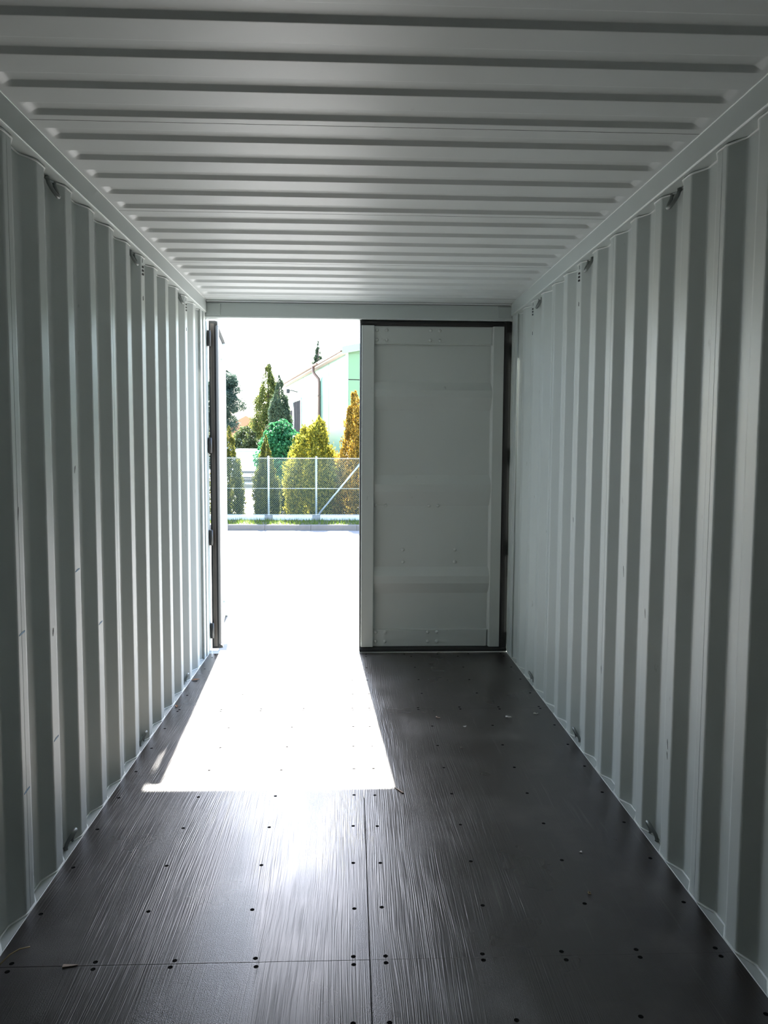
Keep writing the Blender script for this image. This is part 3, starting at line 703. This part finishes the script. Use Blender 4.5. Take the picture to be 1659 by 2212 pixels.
# ---- vehicles on the lot
GLASS = mat('car_glass', (.25, .28, .30), .06, 0, .8)
TYRE = mat('tyre', (.02, .02, .02), .8); HUB = mat('wheel_hub', (.5, .5, .5), .35, .8); BLK = mat('black_plastic', (.02, .02, .022), .5)
LAMPG = mat('headlamp_glass', (.7, .72, .74), .1); PLATE = mat('number_plate', (.75, .75, .72), .5); TAIL = mat('indicator_amber', (.5, .2, .03), .3)
def vehicle(name, label, cat, loc, rz, paint, Hh, Wd, Ln, van=False):
    e = empty(name, loc, rz); tag(e, label, cat)
    # front faces -y.  lower body from side profile, widened in the middle
    hw = Wd/2; zb = .24; zh = .98 if not van else 1.15
    side = [(0, .34), (.02, .70), (.10, zh-.14), (.30, zh-.03), (1.05, zh+.03), (Ln-.12, zh+.02), (Ln, .78), (Ln-.02, .36), (Ln-.2, zb), (.2, zb)]
    vs = []; fs = []; n = len(side)
    for x, sc_ in ((-hw, .90), (-hw*.93, .985), (-hw*.6, 1.), (hw*.6, 1.), (hw*.93, .985), (hw, .90)):
        for y, z in side:
            yc = Ln/2; vs.append((x, yc+(y-yc)*(1-(1-sc_)*.45), .6+(z-.6)*sc_))
    for i in range(5):
        for k in range(n): fs.append((i*n+k, (i+1)*n+k, (i+1)*n+(k+1) % n, i*n+(k+1) % n))
    fs += [tuple(range(n)), tuple(range(5*n, 6*n))[::-1]]
    MB().add(vs, fs).build('body', paint, e)
    ya, yr0, yr1, yz = (.95, 1.75, Ln-1.0, Ln-.25) if not van else (.75, 1.55, Ln-.25, Ln-.08)
    def gh(z, k): return [( -hw*k, z), (hw*k, z)]
    kb_, kt = .93, .78 if not van else .86
    c = [(-hw*kb_, ya, zh), (hw*kb_, ya, zh), (hw*kb_, yz, zh), (-hw*kb_, yz, zh), (-hw*kt, yr0, Hh-.05), (hw*kt, yr0, Hh-.05), (hw*kt, yr1, Hh-.05), (-hw*kt, yr1, Hh-.05)]
    MB().add(c, [(0, 3, 2, 1), (4, 5, 6, 7), (0, 1, 5, 4), (1, 2, 6, 5), (2, 3, 7, 6), (3, 0, 4, 7)]).build('cabin', paint, e)
    MB().bbox(-hw*kt, hw*kt, yr0-.03, yr1+.03, Hh-.07, Hh, .03).build('roof', paint, e)
    # glazing set just proud of the cabin faces
    L = lambda a, b, t: tuple(a[i]+(b[i]-a[i])*t for i in range(3))
    def pane(i0, i1, i2, i3, dx, dy, name_, m0=.05, m1=.93, s0=.06):
        A, B, C_, D = c[i0], c[i1], c[i2], c[i3]
        q = [L(L(A, D, m0), L(B, C_, m0), s0), L(L(A, D, m0), L(B, C_, m0), 1-s0), L(L(A, D, m1), L(B, C_, m1), 1-s0), L(L(A, D, m1), L(B, C_, m1), s0)]
        w = [(x+dx, y+dy, z) for x, y, z in q]
        MB().add(q+w, [(4, 5, 6, 7), (0, 3, 2, 1), (0, 1, 5, 4), (1, 2, 6, 5), (2, 3, 7, 6), (3, 0, 4, 7)]).build(name_, GLASS, e)
    pane(0, 1, 5, 4, 0, -.015, 'windscreen'); pane(1, 2, 6, 5, .012, 0, 'side_window', .1, .9); pane(3, 0, 4, 7, -.012, 0, 'side_window', .1, .9)
    # nose
    MB().bbox(-hw*.62, hw*.62, -.03, .05, .62, .70, .01).build('grille', BLK, e)
    MB().bbox(-hw*.80, hw*.80, -.05, .04, .26, .37, .012).build('lower_grille', BLK, e)
    MB().bbox(-hw*.80, hw*.80, -.05, .04, .395, .455, .012).build('lower_grille', BLK, e)
    MB().bbox(-hw*.92, hw*.92, -.07, .10, .47, .60, .03).build('bumper', paint, e)
    MB().bbox(-.26, .26, -.085, -.06, .485, .595, .003).build('number_plate', PLATE, e)
    for s in (-1, 1):
        MB().prism([(s*hw*.62, .62), (s*hw*.93, .64), (s*hw*.93, .78), (s*hw*.64, .72)], 1, -.012, .12).build('headlamp', LAMPG, e)
        MB().bbox(*sorted((s*hw*.98, s*(hw+.16))), ya+.25, ya+.33, zh+.02, zh+.18, .02).build('wing_mirror', paint, e)
        for yw in (.82, Ln-.85):
            w = MB().lathe([(.20, -.10), (.31, -.095), (.325, -.05), (.325, .05), (.31, .095), (.20, .10)], (s*(hw-.12), yw, .325), 18, 'x').build('wheel', TYRE, e)
            MB().lathe([(.205, -.012), (.19, .0), (.05, .012)], (s*(hw-.02), yw, .325), 12, 'x').build('hub', HUB, w)
    return e
CARW = mat('white_car_paint', (.82, .82, .80), .25); CARS = mat('silver_car_paint', (.45, .48, .52), .3, .3)
vehicle('car', 'white car parked facing the fence between two slim thujas', 'car', (-4.40, 33.0, GB), 0, CARW, 1.62, 1.80, 4.2)
vehicle('van', 'silver-grey van parked further back below the pine', 'van', (-6.55, 46.0, GB), .15, CARS, 2.2, 1.9, 4.9, True)
# ---- small far house with terracotta roof
hs = empty('far_house', (-9.4, 75, GB)); tag(hs, 'small far house with terracotta roof under the pine', 'building')
HW_ = mat('house_wall', (.45, .36, .28), .8); HR = mat('terracotta', (.35, .14, .07), .8)
MB().box(-4, 3, 0, 7, 0, 2.6).build('wall', HW_, hs)
MB().prism([(-4.4, 2.5), (-.5, 4.6), (3.4, 2.5), (3.4, 2.35), (-4.4, 2.35)], 1, -.4, 7.4).build('roof', HR, hs)
for x in (-2.8, 1.0):
    w_ = MB().bbox(x, x+1.2, -.05, .03, .9, 2.1, .02).build('window', GLASS, hs)

# ================================================================== small things on the container floor
WOODC = mat('pale_wood_chip', (.42, .33, .27), .8); LEAFD = mat('dry_leaf', (.26, .13, .06), .8); PAPER = mat('white_scrap', (.62, .60, .56), .7); STRAW = mat('straw', (.40, .30, .16), .7)
def debris(name, label, cat, x, y, mb, m, rz=0):
    o = mb.build(name, m); o.location = (x, y, .0012); o.rotation_euler = (0, 0, rz); tag(o, label, cat); return o
def sliver(l, w, t): return MB().add([(-l/2, -w/2, 0), (l/2, -w*.1, 0), (l/2, w*.1, 0), (-l/2, w/2, 0), (-l/2, -w/2, t), (l/2, -w*.1, t*.6), (l/2, w*.1, t*.6), (-l/2, w/2, t)], [(0, 3, 2, 1), (4, 5, 6, 7), (0, 1, 5, 4), (1, 2, 6, 5), (2, 3, 7, 6), (3, 0, 4, 7)])
def curl(r0, l, rad, turns=.7): return MB().tube([(r0*math.cos(6.28*turns*k/12)+l*k/12, r0*math.sin(6.28*turns*k/12), rad+.004*(k % 3)/3) for k in range(13)], [rad*(.5+.5*math.sin(math.pi*(k+.5)/13)) for k in range(13)], 6)
debris('wood_chip', 'pale wedge-shaped wood chip lying on the near floor joint', 'wood chip', -.93, 2.377, sliver(.045, .014, .003), WOODC, .1)
debris('splinter', 'pale thin splinter at the tip of the sunlit patch', 'splinter', .165, 3.61, sliver(.07, .010, .004), WOODC, 2.1)
debris('wood_shaving', 'curled pale shaving on the dark floor near the closed door', 'shaving', .86, 4.59, curl(.012, .04, .006), PAPER, .3)
debris('wood_shaving', 'curled shaving on the floor left of the larger one', 'shaving', .44, 4.60, curl(.012, .035, .004), WOODC, .2)
debris('paper_scrap', 'tiny white scrap on the floor in the shade of the closed door', 'scrap', .60, 4.46, sliver(.022, .016, .003), PAPER, .8)
debris('paper_scrap', 'tiny white scrap in the middle of the right floor panel', 'scrap', .86, 3.02, sliver(.016, .012, .003), PAPER, 1.2)
debris('straw_stalk', 'curved dry stalk at the near foot of the left wall', 'stalk', -1.12, 2.44, MB().tube([(-.03, -.06, .003), (-.012, -.02, .012), (.005, .01, .010), (.03, .03, .004)], .0022, 6), STRAW, 0)
debris('straw_stalk', 'short straw bit on the near right floor', 'stalk', .80, 2.72, curl(.008, .012, .002), STRAW, 0)
debris('wood_shaving', 'bent shaving beside the right wall near the closed door', 'shaving', 1.06, 4.66, curl(.014, .02, .0025), PAPER, 1.3)
def leaf(l, w): return MB().add([(-l/2, 0, .002), (-.1*l, w/2, .008), (l/2, 0, .004), (-.1*l, -w/2, .006), (-l/2, 0, .0), (-.1*l, w/2, .006), (l/2, 0, .002), (-.1*l, -w/2, .004)], [(0, 1, 2, 3), (4, 7, 6, 5), (0, 4, 5, 1), (1, 5, 6, 2), (2, 6, 7, 3), (3, 7, 4, 0)])
debris('dry_leaf', 'brown dry leaf at the foot of the left wall beside the far ring', 'leaf', -1.135, 5.42, leaf(.06, .03), LEAFD, .5)
debris('dry_leaf', 'dry leaf crumbs at the foot of the left wall halfway along', 'leaf', -1.145, 4.86, leaf(.045, .022), LEAFD, 1.9)
